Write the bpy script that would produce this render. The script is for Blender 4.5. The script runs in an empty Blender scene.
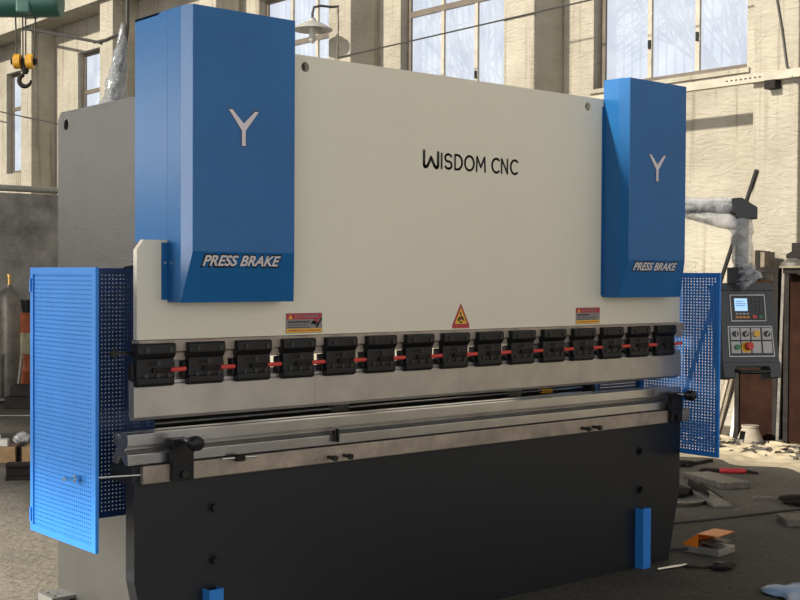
import bpy, bmesh, math, random
from mathutils import Vector, Matrix
random.seed(7)
S = bpy.context.scene
COL = S.collection
R = math.radians

# ------------------------------------------------------------------ materials
def lin(c):
    return tuple((x/255/12.92 if x/255 <= .04045 else ((x/255+.055)/1.055)**2.4) for x in c)

def mat(name, col, rough=.5, metal=0., bump=0., bscale=60., var=0., vscale=3., emit=None, estr=1., spec=.5, coat=0.):
    """procedural material: base colour broken up with noise, optional noise bump"""
    m = bpy.data.materials.new(name); m.use_nodes = True
    nt = m.node_tree; b = nt.nodes['Principled BSDF']; L = nt.links.new
    b.inputs['Base Color'].default_value = (*col, 1)
    b.inputs['Roughness'].default_value = rough
    b.inputs['Metallic'].default_value = metal
    b.inputs['Specular IOR Level'].default_value = spec
    b.inputs['Coat Weight'].default_value = coat
    tc = nt.nodes.new('ShaderNodeTexCoord')
    if var:
        n = nt.nodes.new('ShaderNodeTexNoise'); n.inputs['Scale'].default_value = vscale
        n.inputs['Detail'].default_value = 6; n.inputs['Roughness'].default_value = .65
        L(tc.outputs['Object'], n.inputs['Vector'])
        r = nt.nodes.new('ShaderNodeValToRGB')
        r.color_ramp.elements[0].position = .3; r.color_ramp.elements[1].position = .72
        r.color_ramp.elements[0].color = (*[c*(1-var) for c in col], 1)
        r.color_ramp.elements[1].color = (*[min(1, c*(1+var)) for c in col], 1)
        L(n.outputs['Fac'], r.inputs['Fac']); L(r.outputs['Color'], b.inputs['Base Color'])
    if bump:
        n2 = nt.nodes.new('ShaderNodeTexNoise'); n2.inputs['Scale'].default_value = bscale; n2.inputs['Detail'].default_value = 4
        L(tc.outputs['Object'], n2.inputs['Vector'])
        bp = nt.nodes.new('ShaderNodeBump'); bp.inputs['Strength'].default_value = bump; bp.inputs['Distance'].default_value = .01
        L(n2.outputs['Fac'], bp.inputs['Height']); L(bp.outputs['Normal'], b.inputs['Normal'])
    if emit:
        b.inputs['Emission Color'].default_value = (*emit, 1); b.inputs['Emission Strength'].default_value = estr
    return m

M = {}
M['cream'] = mat('cream_paint', (.74, .69, .555), .36, bump=.05, bscale=350, var=.03, vscale=1.2)
M['blue'] = mat('blue_paint', (.015, .125, .34), .28, bump=.05, bscale=9, var=.08, vscale=2, spec=.28)
M['blue_guard'] = mat('blue_guard_paint', (.030, .215, .66), .42, bump=.05, bscale=90, var=.08, vscale=3, spec=.3)
M['blue_shaded'] = mat('shaded_guard_paint', (.012, .050, .17), .4, bump=.05, bscale=90, var=.08, vscale=3)  # guard blue darkened: the rear panels' shade is put into the colour
M['gray'] = mat('grey_hammer_paint', (.072, .072, .068), .24, bump=.22, bscale=110, var=.06, vscale=4)
M['dark'] = mat('black_base_paint', (.006, .0085, .013), .42, bump=.06, bscale=180, var=.1, vscale=4)
M['black'] = mat('black_oxide_steel', (.005, .005, .006), .40, bump=.05, bscale=200, spec=.35)
M['steel'] = mat('ground_steel', (.44, .41, .38), .36, .75, bump=.03, bscale=120, var=.13, vscale=7)
M['die'] = mat('polished_die_steel', (.50, .49, .48), .24, .9, bump=.02, bscale=120, var=.12, vscale=5)
M['rail'] = mat('rough_machined_steel', (.36, .30, .245), .5, .45, bump=.1, bscale=80, var=.3, vscale=9)
M['chrome'] = mat('bright_steel', (.75, .75, .74), .2, 1)
M['bolt'] = mat('bolt_steel', (.05, .05, .052), .35, .9)
M['red'] = mat('red_grip', (.62, .05, .035), .45)
M['grey_bracket'] = mat('grey_bracket_paint', (.19, .19, .18), .4, bump=.05)
M['console'] = mat('console_grey', (.055, .057, .062), .45, bump=.06, bscale=500)
M['panel_black'] = mat('panel_black', (.008, .008, .010), .3)
M['panel_white'] = mat('panel_white', (.50, .47, .44), .4)
M['bezel'] = mat('bezel_aluminium', (.42, .41, .40), .35, .6)
M['key'] = mat('dark_key', (.05, .055, .06), .5)
M['green'] = mat('green_button', (.015, .20, .07), .35)
M['yellow'] = mat('yellow_button', (.80, .40, .02), .35)
M['orange'] = mat('orange_paint', (.80, .22, .02), .4)
M['orange_key'] = mat('orange_key', (.65, .26, .04), .4)
M['white_ink'] = mat('white_ink', (.68, .63, .64), .5)
M['black_ink'] = mat('black_ink', (.008, .008, .010), .5)
M['lab_red'] = mat('label_red', (.42, .03, .045), .5)
M['lab_grey'] = mat('label_grey', (.22, .21, .205), .5)
M['lab_yellow'] = mat('label_yellow', (.75, .43, .03), .5)
M['screen'] = mat('lcd_screen', (.02, .04, .08), .2, emit=lin((170, 212, 250)), estr=.85)
M['screen_text'] = mat('lcd_text', (.02, .05, .15), .4, emit=lin((90, 130, 200)), estr=.6)
M['concrete_dark'] = mat('grey_cement_render', (.17, .165, .15), .9, bump=.5, bscale=18, var=.5, vscale=3)
M['frame_brown'] = mat('brown_window_frame', (.13, .105, .08), .6, bump=.1, var=.25, vscale=5)
M['white_frame'] = mat('painted_window_frame', (.42, .38, .30), .6, bump=.1, var=.2, vscale=6)
M['bar'] = mat('window_bar', (.30, .29, .27), .6)
M['channel'] = mat('cream_channel_paint', (.40, .37, .29), .6, bump=.1, var=.2, vscale=3)
M['rust'] = mat('brown_rusty_panel', (.024, .010, .006), .8, bump=.2, bscale=40, var=.5, vscale=4, spec=.08)
M['darksteel'] = mat('dark_dirty_steel', (.024, .021, .019), .7, .1, bump=.25, bscale=40, var=.4, vscale=9, spec=.12)
M['scrapsteel'] = mat('dull_scrap_steel', (.16, .145, .125), .5, .5, bump=.3, bscale=40, var=.4, vscale=14)
M['wood'] = mat('weathered_wood', (.30, .185, .09), .8, bump=.4, bscale=30, var=.4, vscale=8)
M['greywood'] = mat('greyed_wood', (.20, .165, .12), .85, bump=.4, bscale=30, var=.35, vscale=6)
M['cast'] = mat('dusty_casting', (.34, .29, .22), .8, bump=.3, bscale=30, var=.25, vscale=8)
M['hoist_green'] = mat('hoist_green_paint', (.022, .085, .070), .45, bump=.1, bscale=20, var=.3, vscale=3)
M['hook_yellow'] = mat('hook_yellow_paint', (.50, .26, .02), .45, var=.3, vscale=6)
M['wire'] = mat('dark_wire', (.035, .033, .03), .6)
M['cylinder'] = mat('gas_cylinder_paint', (.11, .10, .085), .45, .2, bump=.15, bscale=25, var=.5, vscale=5)
M['brass'] = mat('brass', (.45, .28, .10), .35, .9)
M['drum'] = mat('orange_drum_paint', (.40, .10, .035), .5, bump=.2, bscale=30, var=.4, vscale=6)
M['drum_label'] = mat('cream_drum_label', (.42, .38, .24), .6, var=.3, vscale=9)
M['white_card'] = mat('white_plastic', (.70, .68, .62), .5, var=.1)
M['lamp_enamel'] = mat('grey_enamel', (.38, .37, .34), .45, var=.2, vscale=9)
M['bluefilm'] = mat('blue_film', (.30, .42, .60), .25, bump=.3, bscale=12, var=.2, vscale=6)
M['redtool'] = mat('red_tool_body', (.50, .03, .035), .4)
M['pedal_grey'] = mat('pedal_grey', (.30, .29, .26), .45, .3, var=.15, vscale=9)
M['hole_dark'] = mat('hole_shadow_steel', (.008, .008, .008), .9, spec=0)
M['galv'] = mat('flat_grey_tube', (.24, .23, .20), .5, .3, var=.2, vscale=4)

def plaster(name, c0, c1):
    m = bpy.data.materials.new(name); m.use_nodes = True
    nt = m.node_tree; b = nt.nodes['Principled BSDF']; L = nt.links.new
    b.inputs['Roughness'].default_value = .92; b.inputs['Specular IOR Level'].default_value = .15
    tc = nt.nodes.new('ShaderNodeTexCoord')
    n = nt.nodes.new('ShaderNodeTexNoise'); n.inputs['Scale'].default_value = .9; n.inputs['Detail'].default_value = 9; n.inputs['Roughness'].default_value = .68
    r = nt.nodes.new('ShaderNodeValToRGB'); r.color_ramp.elements[0].position = .32; r.color_ramp.elements[1].position = .66
    r.color_ramp.elements[0].color = (*c0, 1); r.color_ramp.elements[1].color = (*c1, 1)
    L(tc.outputs['Object'], n.inputs['Vector']); L(n.outputs['Fac'], r.inputs['Fac'])
    # runs of dirt washed down the plaster
    mp = nt.nodes.new('ShaderNodeMapping'); mp.inputs['Scale'].default_value = (7, 7, .25)
    n3 = nt.nodes.new('ShaderNodeTexNoise'); n3.inputs['Scale'].default_value = 1.6; n3.inputs['Detail'].default_value = 5
    L(tc.outputs['Object'], mp.inputs['Vector']); L(mp.outputs['Vector'], n3.inputs['Vector'])
    r3 = nt.nodes.new('ShaderNodeValToRGB'); r3.color_ramp.elements[0].position = .28; r3.color_ramp.elements[1].position = .42
    r3.color_ramp.elements[0].color = (.50, .46, .39, 1); r3.color_ramp.elements[1].color = (1, 1, 1, 1)
    L(n3.outputs['Fac'], r3.inputs['Fac'])
    mx = nt.nodes.new('ShaderNodeMix'); mx.data_type = 'RGBA'; mx.blend_type = 'MULTIPLY'; mx.inputs['Factor'].default_value = .8
    L(r.outputs['Color'], mx.inputs[6]); L(r3.outputs['Color'], mx.inputs[7]); L(mx.outputs[2], b.inputs['Base Color'])
    # trowel strokes: distorted, stretched noise
    mp2 = nt.nodes.new('ShaderNodeMapping'); mp2.inputs['Rotation'].default_value = (R(32), 0, 0); mp2.inputs['Scale'].default_value = (1, 1.6, 5.0)
    n2 = nt.nodes.new('ShaderNodeTexNoise'); n2.inputs['Scale'].default_value = 2.6; n2.inputs['Detail'].default_value = 6; n2.inputs['Distortion'].default_value = 1.6
    L(tc.outputs['Object'], mp2.inputs['Vector']); L(mp2.outputs['Vector'], n2.inputs['Vector'])
    bp = nt.nodes.new('ShaderNodeBump'); bp.inputs['Strength'].default_value = .55; bp.inputs['Distance'].default_value = .05
    L(n2.outputs['Fac'], bp.inputs['Height']); L(bp.outputs['Normal'], b.inputs['Normal'])
    return m
M['plaster'] = plaster('beige_trowelled_plaster', (.29, .262, .208), (.425, .395, .322))

def floor_mat():
    m = bpy.data.materials.new('dusty_workshop_floor'); m.use_nodes = True
    nt = m.node_tree; b = nt.nodes['Principled BSDF']; L = nt.links.new
    b.inputs['Roughness'].default_value = .8; b.inputs['Specular IOR Level'].default_value = .25
    tc = nt.nodes.new('ShaderNodeTexCoord')
    def noise(s, d, rg):
        n = nt.nodes.new('ShaderNodeTexNoise'); n.inputs['Scale'].default_value = s; n.inputs['Detail'].default_value = d; n.inputs['Roughness'].default_value = rg
        L(tc.outputs['Object'], n.inputs['Vector']); return n
    n = noise(.8, 10, .7); r = nt.nodes.new('ShaderNodeValToRGB')
    r.color_ramp.elements[0].position = .33; r.color_ramp.elements[1].position = .68
    r.color_ramp.elements[0].color = (.22, .198, .160, 1); r.color_ramp.elements[1].color = (.36, .322, .258, 1)
    L(n.outputs['Fac'], r.inputs['Fac'])
    n3 = noise(26, 6, .75); r3 = nt.nodes.new('ShaderNodeValToRGB')
    r3.color_ramp.elements[0].position = .32; r3.color_ramp.elements[1].position = .55
    r3.color_ramp.elements[0].color = (.55, .52, .48, 1); r3.color_ramp.elements[1].color = (1, 1, 1, 1)
    L(n3.outputs['Fac'], r3.inputs['Fac'])
    mx = nt.nodes.new('ShaderNodeMix'); mx.data_type = 'RGBA'; mx.blend_type = 'MULTIPLY'; mx.inputs['Factor'].default_value = 1
    L(r.outputs['Color'], mx.inputs[6]); L(r3.outputs['Color'], mx.inputs[7])
    # floor darkens towards the right wall, then eases off; its edge wanders
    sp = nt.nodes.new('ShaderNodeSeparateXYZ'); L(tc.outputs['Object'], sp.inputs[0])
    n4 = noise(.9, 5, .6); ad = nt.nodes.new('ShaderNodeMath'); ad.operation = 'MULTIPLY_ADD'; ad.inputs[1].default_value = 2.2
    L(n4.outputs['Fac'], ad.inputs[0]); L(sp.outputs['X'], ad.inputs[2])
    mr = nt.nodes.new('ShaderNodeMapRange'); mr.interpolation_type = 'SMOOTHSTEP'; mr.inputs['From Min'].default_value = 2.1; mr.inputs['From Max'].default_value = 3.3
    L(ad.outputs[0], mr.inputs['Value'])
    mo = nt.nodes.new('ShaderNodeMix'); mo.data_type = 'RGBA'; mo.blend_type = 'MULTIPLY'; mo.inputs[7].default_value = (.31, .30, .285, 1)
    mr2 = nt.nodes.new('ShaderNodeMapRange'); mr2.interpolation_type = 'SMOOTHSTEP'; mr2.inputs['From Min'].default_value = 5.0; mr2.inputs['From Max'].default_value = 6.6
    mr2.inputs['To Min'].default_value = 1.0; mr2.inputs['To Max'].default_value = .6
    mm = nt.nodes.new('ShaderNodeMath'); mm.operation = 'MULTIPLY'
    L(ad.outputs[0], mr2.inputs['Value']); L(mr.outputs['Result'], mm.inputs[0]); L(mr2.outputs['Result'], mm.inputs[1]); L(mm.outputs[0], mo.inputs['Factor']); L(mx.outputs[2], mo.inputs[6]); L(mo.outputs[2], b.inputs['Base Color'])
    bp = nt.nodes.new('ShaderNodeBump'); bp.inputs['Strength'].default_value = .7; bp.inputs['Distance'].default_value = .03
    n2 = noise(14, 8, .7); L(n2.outputs['Fac'], bp.inputs['Height']); L(bp.outputs['Normal'], b.inputs['Normal'])
    return m
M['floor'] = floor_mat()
M['sand'] = mat('pale_sandy_dirt', (.62, .52, .35), .95, bump=.5, bscale=25, var=.2, vscale=3)

def pane_mat():
    # dirty glazing: passes part of the view and scatters daylight over the rest
    m = bpy.data.materials.new('dusty_daylit_glass'); m.use_nodes = True
    nt = m.node_tree; nt.nodes.clear(); L = nt.links.new
    o = nt.nodes.new('ShaderNodeOutputMaterial'); t = nt.nodes.new('ShaderNodeBsdfTransparent'); e = nt.nodes.new('ShaderNodeEmission')
    t.inputs['Color'].default_value = (.30, .31, .33, 1)
    tc = nt.nodes.new('ShaderNodeTexCoord'); n = nt.nodes.new('ShaderNodeTexNoise'); n.inputs['Scale'].default_value = 2.5; n.inputs['Detail'].default_value = 8
    r = nt.nodes.new('ShaderNodeValToRGB'); r.color_ramp.elements[0].position = .35; r.color_ramp.elements[1].position = .65
    r.color_ramp.elements[0].color = (.38, .41, .46, 1); r.color_ramp.elements[1].color = (.48, .50, .53, 1)
    L(tc.outputs['Object'], n.inputs['Vector']); L(n.outputs['Fac'], r.inputs['Fac']); L(r.outputs['Color'], e.inputs['Color'])
    e.inputs['Strength'].default_value = 1.0
    a = nt.nodes.new('ShaderNodeAddShader'); L(t.outputs[0], a.inputs[0]); L(e.outputs[0], a.inputs[1]); L(a.outputs[0], o.inputs[0])
    return m
M['pane'] = pane_mat()

def film_mat(name, col, alpha):
    m = mat(name, col, .2, bump=.6, bscale=14, spec=.6)
    nt = m.node_tree; b = nt.nodes['Principled BSDF']
    n = nt.nodes.new('ShaderNodeTexNoise'); n.inputs['Scale'].default_value = 11; n.inputs['Detail'].default_value = 5; n.inputs['Distortion'].default_value = 2
    tc = nt.nodes.new('ShaderNodeTexCoord'); nt.links.new(tc.outputs['Object'], n.inputs['Vector'])
    mr = nt.nodes.new('ShaderNodeMapRange'); mr.inputs['From Min'].default_value = .35; mr.inputs['From Max'].default_value = .65
    mr.inputs['To Min'].default_value = alpha*.6; mr.inputs['To Max'].default_value = min(1, alpha*1.3)
    nt.links.new(n.outputs['Fac'], mr.inputs['Value']); nt.links.new(mr.outputs['Result'], b.inputs['Alpha'])
    return m
M['wrap'] = film_mat('clear_wrapping_film', (.60, .60, .60), .52)
M['film_hang'] = film_mat('hanging_clear_film', (.26, .28, .30), .6)

# ------------------------------------------------------------------ mesh building
class MB:
    def __init__(s): s.v, s.f = [], []
    def add(s, vs, fs, mtx=None):
        k = len(s.v)
        s.v += [tuple(mtx @ Vector(v)) if mtx else tuple(v) for v in vs]
        s.f += [tuple(i+k for i in f) for f in fs]; return s
    def box(s, x0, x1, y0, y1, z0, z1, mtx=None):
        vs = [(x, y, z) for z in (z0, z1) for y in (y0, y1) for x in (x0, x1)]
        return s.add(vs, [(0, 2, 3, 1), (4, 5, 7, 6), (0, 1, 5, 4), (2, 6, 7, 3), (0, 4, 6, 2), (1, 3, 7, 5)], mtx)
    def prism(s, poly, axis, a, b, mtx=None):
        """poly in the two other axes (in x,y,z order), extruded along axis from a to b"""
        def P(p, t):
            q = list(p); q.insert(axis, t); return q
        n = len(poly)
        vs = [P(p, a) for p in poly]+[P(p, b) for p in poly]
        fs = [tuple(range(n))[::-1], tuple(range(n, 2*n))]+[(i, (i+1) % n, n+(i+1) % n, n+i) for i in range(n)]
        return s.add(vs, fs, mtx)
    def cyl(s, p0, p1, r0, r1=None, n=16, mtx=None):
        r1 = r0 if r1 is None else r1
        return s.tube([p0, p1], [r0, r1], n, mtx)
    def tube(s, pts, r, n=10, mtx=None):
        pts = [Vector(p) for p in pts]
        rs = r if isinstance(r, (list, tuple)) else [r]*len(pts)
        k = len(s.v); vs = []; up = None
        for i, p in enumerate(pts):
            d = (pts[min(i+1, len(pts)-1)]-pts[max(i-1, 0)])
            d = d.normalized() if d.length > 1e-9 else Vector((0, 0, 1))
            if up is None:
                up = d.orthogonal().normalized()
            else:
                up = (up-d*up.dot(d)); up = up.normalized() if up.length > 1e-6 else d.orthogonal().normalized()
            w = d.cross(up)
            for j in range(n):
                a = 2*math.pi*j/n
                vs.append(p+(up*math.cos(a)+w*math.sin(a))*rs[i])
        fs = []
        for i in range(len(pts)-1):
            for j in range(n):
                j2 = (j+1) % n
                fs.append((i*n+j, i*n+j2, (i+1)*n+j2, (i+1)*n+j))
        fs.append(tuple(range(n))[::-1]); fs.append(tuple((len(pts)-1)*n+j for j in range(n)))
        return s.add(vs, fs, mtx)
    def lathe(s, prof, c, n=24, mtx=None):
        """prof: (radius, height) from bottom to top about a vertical axis at c"""
        return s.tube([(c[0], c[1], c[2]+h) for _, h in prof], [max(r, 1e-4) for r, _ in prof], n, mtx) if False else s._lathe(prof, c, n, mtx)
    def _lathe(s, prof, c, n, mtx):
        vs = []; fs = []
        for r, h in prof:
            for j in range(n):
                a = 2*math.pi*j/n; vs.append((c[0]+max(r, 1e-4)*math.cos(a), c[1]+max(r, 1e-4)*math.sin(a), c[2]+h))
        for i in range(len(prof)-1):
            for j in range(n):
                j2 = (j+1) % n; fs.append((i*n+j, i*n+j2, (i+1)*n+j2, (i+1)*n+j))
        fs.append(tuple(range(n))[::-1]); fs.append(tuple((len(prof)-1)*n+j for j in range(n)))
        return s.add(vs, fs, mtx)
    def ring(s, x0, x1, z0, z1, w, y0, y1, axis=1):
        """rectangular frame in a vertical plane; axis=1: spans x and z, axis=0: spans y and z"""
        for a0, a1, b0, b1 in ((x0, x1, z0, z0+w), (x0, x1, z1-w, z1), (x0, x0+w, z0+w, z1-w), (x1-w, x1, z0+w, z1-w)):
            if axis == 1: s.box(a0, a1, y0, y1, b0, b1)
            else: s.box(y0, y1, a0, a1, b0, b1)
        return s

ORG = {}
def wl(o):
    v = Vector((0, 0, 0))
    while o is not None:
        v += Vector(ORG.get(o.name, (0, 0, 0))); o = o.parent
    return v
def build(mb, name, m, parent=None, smooth=False, bevel=0., loc=None, local=False, seg=2):
    """link ONE mesh object; vertices are given in world space unless local"""
    me = bpy.data.meshes.new(name)
    base = wl(parent) if parent is not None else Vector((0, 0, 0))
    o = bpy.data.objects.new(name, me)
    L0 = Vector(loc) if loc is not None else Vector((0, 0, 0))
    off = Vector((0, 0, 0)) if local else base+L0
    me.from_pydata([tuple(Vector(v)-off) for v in mb.v], [], mb.f)
    me.materials.append(m if not isinstance(m, str) else M[m])
    bm = bmesh.new(); bm.from_mesh(me); bmesh.ops.recalc_face_normals(bm, faces=bm.faces); bm.to_mesh(me); bm.free()
    if smooth:
        me.polygons.foreach_set('use_smooth', [True]*len(me.polygons)); me.set_sharp_from_angle(angle=R(40))
    COL.objects.link(o)
    if parent is not None: o.parent = parent
    o.location = L0; ORG[o.name] = tuple(L0)
    if bevel:
        b = o.modifiers.new('bevel', 'BEVEL'); b.width = bevel; b.segments = seg; b.limit_method = 'ANGLE'; b.angle_limit = R(35)
    return o
def thing(name, label, cat, loc, group=None):
    o = bpy.data.objects.new(name, None); COL.objects.link(o)
    o.empty_display_size = .1; o.location = loc; ORG[o.name] = tuple(loc)
    return tag(o, label, cat, group)
def tag(o, label, cat=None, group=None):
    o['label'] = label
    if cat: o['category'] = cat
    if group: o['group'] = group
    return o
def struct(mb, name, m, parent=None, **k):
    o = build(mb, name, m, parent, **k)
    if parent is None: o['kind'] = 'structure'
    return o

def text_mesh(body, width, height, offset=0., shear=0., depth=.001, space=1.):
    """lettering lying in x/z, starting at the origin, scaled to width x height"""
    c = bpy.data.curves.new('lettering', 'FONT'); c.body = body; c.offset = offset; c.shear = shear; c.extrude = .01; c.space_character = space
    o = bpy.data.objects.new('lettering', c); COL.objects.link(o)
    dg = bpy.context.evaluated_depsgraph_get(); dg.update()
    me = bpy.data.meshes.new_from_object(o.evaluated_get(dg))
    vs = [v.co.copy() for v in me.vertices]; fs = [tuple(p.vertices) for p in me.polygons]
    bpy.data.objects.remove(o); bpy.data.curves.remove(c); bpy.data.meshes.remove(me)
    x0 = min(v.x for v in vs); x1 = max(v.x for v in vs); y0 = min(v.y for v in vs); y1 = max(v.y for v in vs)
    z0 = min(v.z for v in vs); z1 = max(v.z for v in vs)
    mb = MB()
    mb.add([((v.x-x0)/(x1-x0)*width, -(v.z-z0)/(z1-z0)*depth, (v.y-y0)/(y1-y0)*height) for v in vs], fs)
    return mb
def strokes(mb, paths, t, y0, y1):
    """flat pen strokes of width t in the x/z plane with round ends"""
    for pts in paths:
        for (a, b) in zip(pts[:-1], pts[1:]):
            a = Vector(a); b = Vector(b); d = (b-a); 
            if d.length < 1e-9: continue
            ang = math.atan2(d.y, d.x); poly = []
            for k in range(7):
                q = ang-math.pi/2+math.pi*k/6; poly.append((b.x+t/2*math.cos(q), b.y+t/2*math.sin(q)))
            for k in range(7):
                q = ang+math.pi/2+math.pi*k/6; poly.append((a.x+t/2*math.cos(q), a.y+t/2*math.sin(q)))
            mb.prism(poly, 1, y0, y1)
    return mb
def arc(cx, cz, rx, rz, a0, a1, n=12):
    return [(cx+rx*math.cos(R(a0+(a1-a0)*i/n)), cz+rz*math.sin(R(a0+(a1-a0)*i/n))) for i in range(n+1)]
def moved(mb, mtx):
    q = MB(); q.v = [tuple(mtx @ Vector(v)) for v in mb.v]; q.f = mb.f; return q

def perf(plane, fixed, a0, a1, b0, b1, pitch=.0165, hole=.0062, th=.002, wide=1.):
    """sheet with a grid of punched holes: plane 'x' spans y,z at x=fixed; plane 'y' spans x,z at y=fixed"""
    na = max(1, round((a1-a0)/(pitch*wide))); nb = max(1, round((b1-b0)/pitch))
    da = (a1-a0)/na; db = (b1-b0)/nb
    vs = []; fs = []; g = {}
    def V(a, b, t):
        vs.append((fixed+t, a, b) if plane == 'x' else (a, fixed+t, b)); return len(vs)-1
    for s_, t in ((0, 0), (1, th)):
        for i in range(na+1):
            for j in range(nb+1): g[s_, i, j] = V(a0+i*da, b0+j*db, t)
    h = hole/2; k = h*.55
    off = [(-k, -h), (k, -h), (h, -k), (h, k), (k, h), (-k, h), (-h, k), (-h, -k)]
    for i in range(na):
        for j in range(nb):
            cs = []
            for s_, t in ((0, 0), (1, th)):
                ca = a0+(i+.5)*da; cb = b0+(j+.5)*db
                r = [V(ca+x, cb+y, t) for x, y in off]; cs.append(r)
                c00, c10, c11, c01 = g[s_, i, j], g[s_, i+1, j], g[s_, i+1, j+1], g[s_, i, j+1]
                fs.append((c00, c10, r[1], r[0])); fs.append((c10, r[2], r[1])); fs.append((c10, c11, r[3], r[2])); fs.append((c11, r[4], r[3]))
                fs.append((c11, c01, r[5], r[4])); fs.append((c01, r[6], r[5])); fs.append((c01, c00, r[7], r[6])); fs.append((c00, r[0], r[7]))
            for q in range(8):
                fs.append((cs[0][q], cs[0][(q+1) % 8], cs[1][(q+1) % 8], cs[1][q]))
    m = MB(); m.v = vs; m.f = fs; return m

# ------------------------------------------------------------------ the hall
XW, BAY, PIL0 = 9.0, 3.53, 2.38
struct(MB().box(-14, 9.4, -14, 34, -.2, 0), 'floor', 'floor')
# right wall with its window openings
wins = {}
for k in range(-3, 8):
    y0 = 3.32+BAY*k; wins[k] = (y0, y0+(2.12 if k < 3 else 1.55))
ZS, ZT = 3.82, 6.05
w = MB(); prev = -14.
w.box(XW, XW+.4, -14, 34, 0, ZS); w.box(XW, XW+.4, -14, 34, ZT, 9.0)
for k in sorted(wins):
    a, b = wins[k]; w.box(XW, XW+.4, prev, a, ZS, ZT); prev = b
w.box(XW, XW+.4, prev, 34, ZS, ZT)
struct(w, 'wall_right', 'plaster')
n = 1
for k in range(-2, 8):
    y0 = PIL0+BAY*k
    struct(MB().box(XW-.53, XW, y0, y0+.51, 0, 9.0), 'trim_%d' % n, 'plaster', bevel=.012); n += 1
# crane runway beam on the columns and the end wall
struct(MB().box(XW-.62, XW-.02, -14, 34, 6.68, 7.5), 'trim_%d' % n, 'plaster'); n += 1
struct(MB().box(-7.4, 9.4, 34, 34.4, 0, 9.0), 'wall_back', 'plaster')
# unseen left wall: its height and openings are made up to shape the light
lw = MB(); op = [(-12.5, -5.0, 0, 4.6), (.3, 8.6, 0, 4.6), (9.4, 10.7, 2.0, 5.6), (11.9, 13.2, 2.0, 5.6), (14.4, 15.7, 2.0, 5.6), (16.9, 18.2, 2.0, 5.6)]
yy_ = -14.
for a, b, z0, z1 in op:
    lw.box(-7.4, -7, yy_, a, 0, 7.5); lw.box(-7.4, -7, a, b, z1, 7.5); yy_ = b
    if z0: lw.box(-7.4, -7, a, b, 0, z0)
lw.box(-7.4, -7, yy_, 34, 0, 7.5)
struct(lw, 'wall_left', 'plaster')
# windows of the right wall
wn = 1
for k in sorted(wins):
    if k < -1: continue
    a, b = wins[k]; X0 = XW+.13
    fr = MB(); fr.ring(a, b, ZS, ZT, .07, X0, X0+.07, axis=0)
    fr.box(X0-.01, X0+.07, a+.07, b-.07, 5.22, 5.30)
    np_ = 3 if k < 3 else 2
    ed = [a+.07+(b-a-.14)*i/np_ for i in range(1, np_)]
    wo = struct(fr, 'window_%d' % wn, 'frame_brown'); wn += 1
    for e in ed:
        build(MB().box(X0-.004, X0+.066, e-.028, e+.028, ZS+.07, 5.22).box(X0-.004, X0+.066, e-.028, e+.028, 5.30, ZT-.07), 'window_mullion', 'white_frame', wo)
    build(MB().box(X0+.03, X0+.036, a+.06, b-.06, ZS+.06, ZT-.06), 'window_pane', 'pane', wo)
    br = MB(); y = a+.12
    while y < b-.1:
        br.box(X0+.13, X0+.142, y, y+.020, ZS, ZT); y += .125
    for z in (4.45, 5.0, 5.62): br.box(X0+.125, X0+.135, a, b, z, z+.025)
    build(br, 'window_bars', 'bar', wo)
    for e in ed: build(MB().box(X0-.025, X0, e-.02, e+.01, 4.22, 4.32), 'window_latch', 'black', wo)
    if k < 3:
        build(MB().box(XW-.03, XW+.13, a-.04, b+.04, ZS-.05, ZS), 'window_sill', 'plaster', wo)

# bare trees in the yard outside the windows
def tree(x, y, label, seed):
    rnd = random.Random(seed); mb = MB()
    def grow(p, d, r, n):
        pts = [p]; q = p
        for _ in range(4):
            d = (d+Vector((rnd.uniform(-.12, .12), rnd.uniform(-.12, .12), rnd.uniform(-.04, .08)))).normalized(); q = q+d*(.45 if n else 1.1); pts.append(q)
        mb.tube(pts, [r*(1-.13*i) for i in range(5)], 7)
        if n < 3:
            for i in (1, 2, 3, 4):
                if n == 0 and i < 3: continue
                for _ in range(2): grow(pts[i], (d+Vector((rnd.uniform(-1, 1), rnd.uniform(-1, 1), rnd.uniform(0, .7)))).normalized(), r*.42, n+1)
    grow(Vector((x, y, -.2)), Vector((0, 0, 1)), .17, 0)
    tag(build(mb, 'bare_tree', 'wood', smooth=True), label, 'tree')
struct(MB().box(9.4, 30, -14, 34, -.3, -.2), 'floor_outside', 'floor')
tree(12.2, 5.0, 'bare tree outside the window above the right blue cover', 31)
tree(12.6, 9.8, 'bare tree outside the window above the middle of the ram', 33)

# partition of grey cement render far left with its hand rail
pt = MB().box(-7, 7.6, 12.0, 12.25, 0, 2.70)
struct(pt, 'wall_front', 'concrete_dark')
r_ = build(MB().tube([(-7, 12.1, 2.77), (7.6, 12.1, 2.77)], .045, 10), 'guard_pipe', 'galv', smooth=True)
tag(r_, 'grey horizontal pipe running along the top of the grey cement wall', 'pipe')

# ------------------------------------------------------------------ press brake
L = 3.4321
pb = thing('press_brake', 'large press brake with cream ram, blue cylinder covers and black base', 'machine', (1.7, 0, 0))
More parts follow.
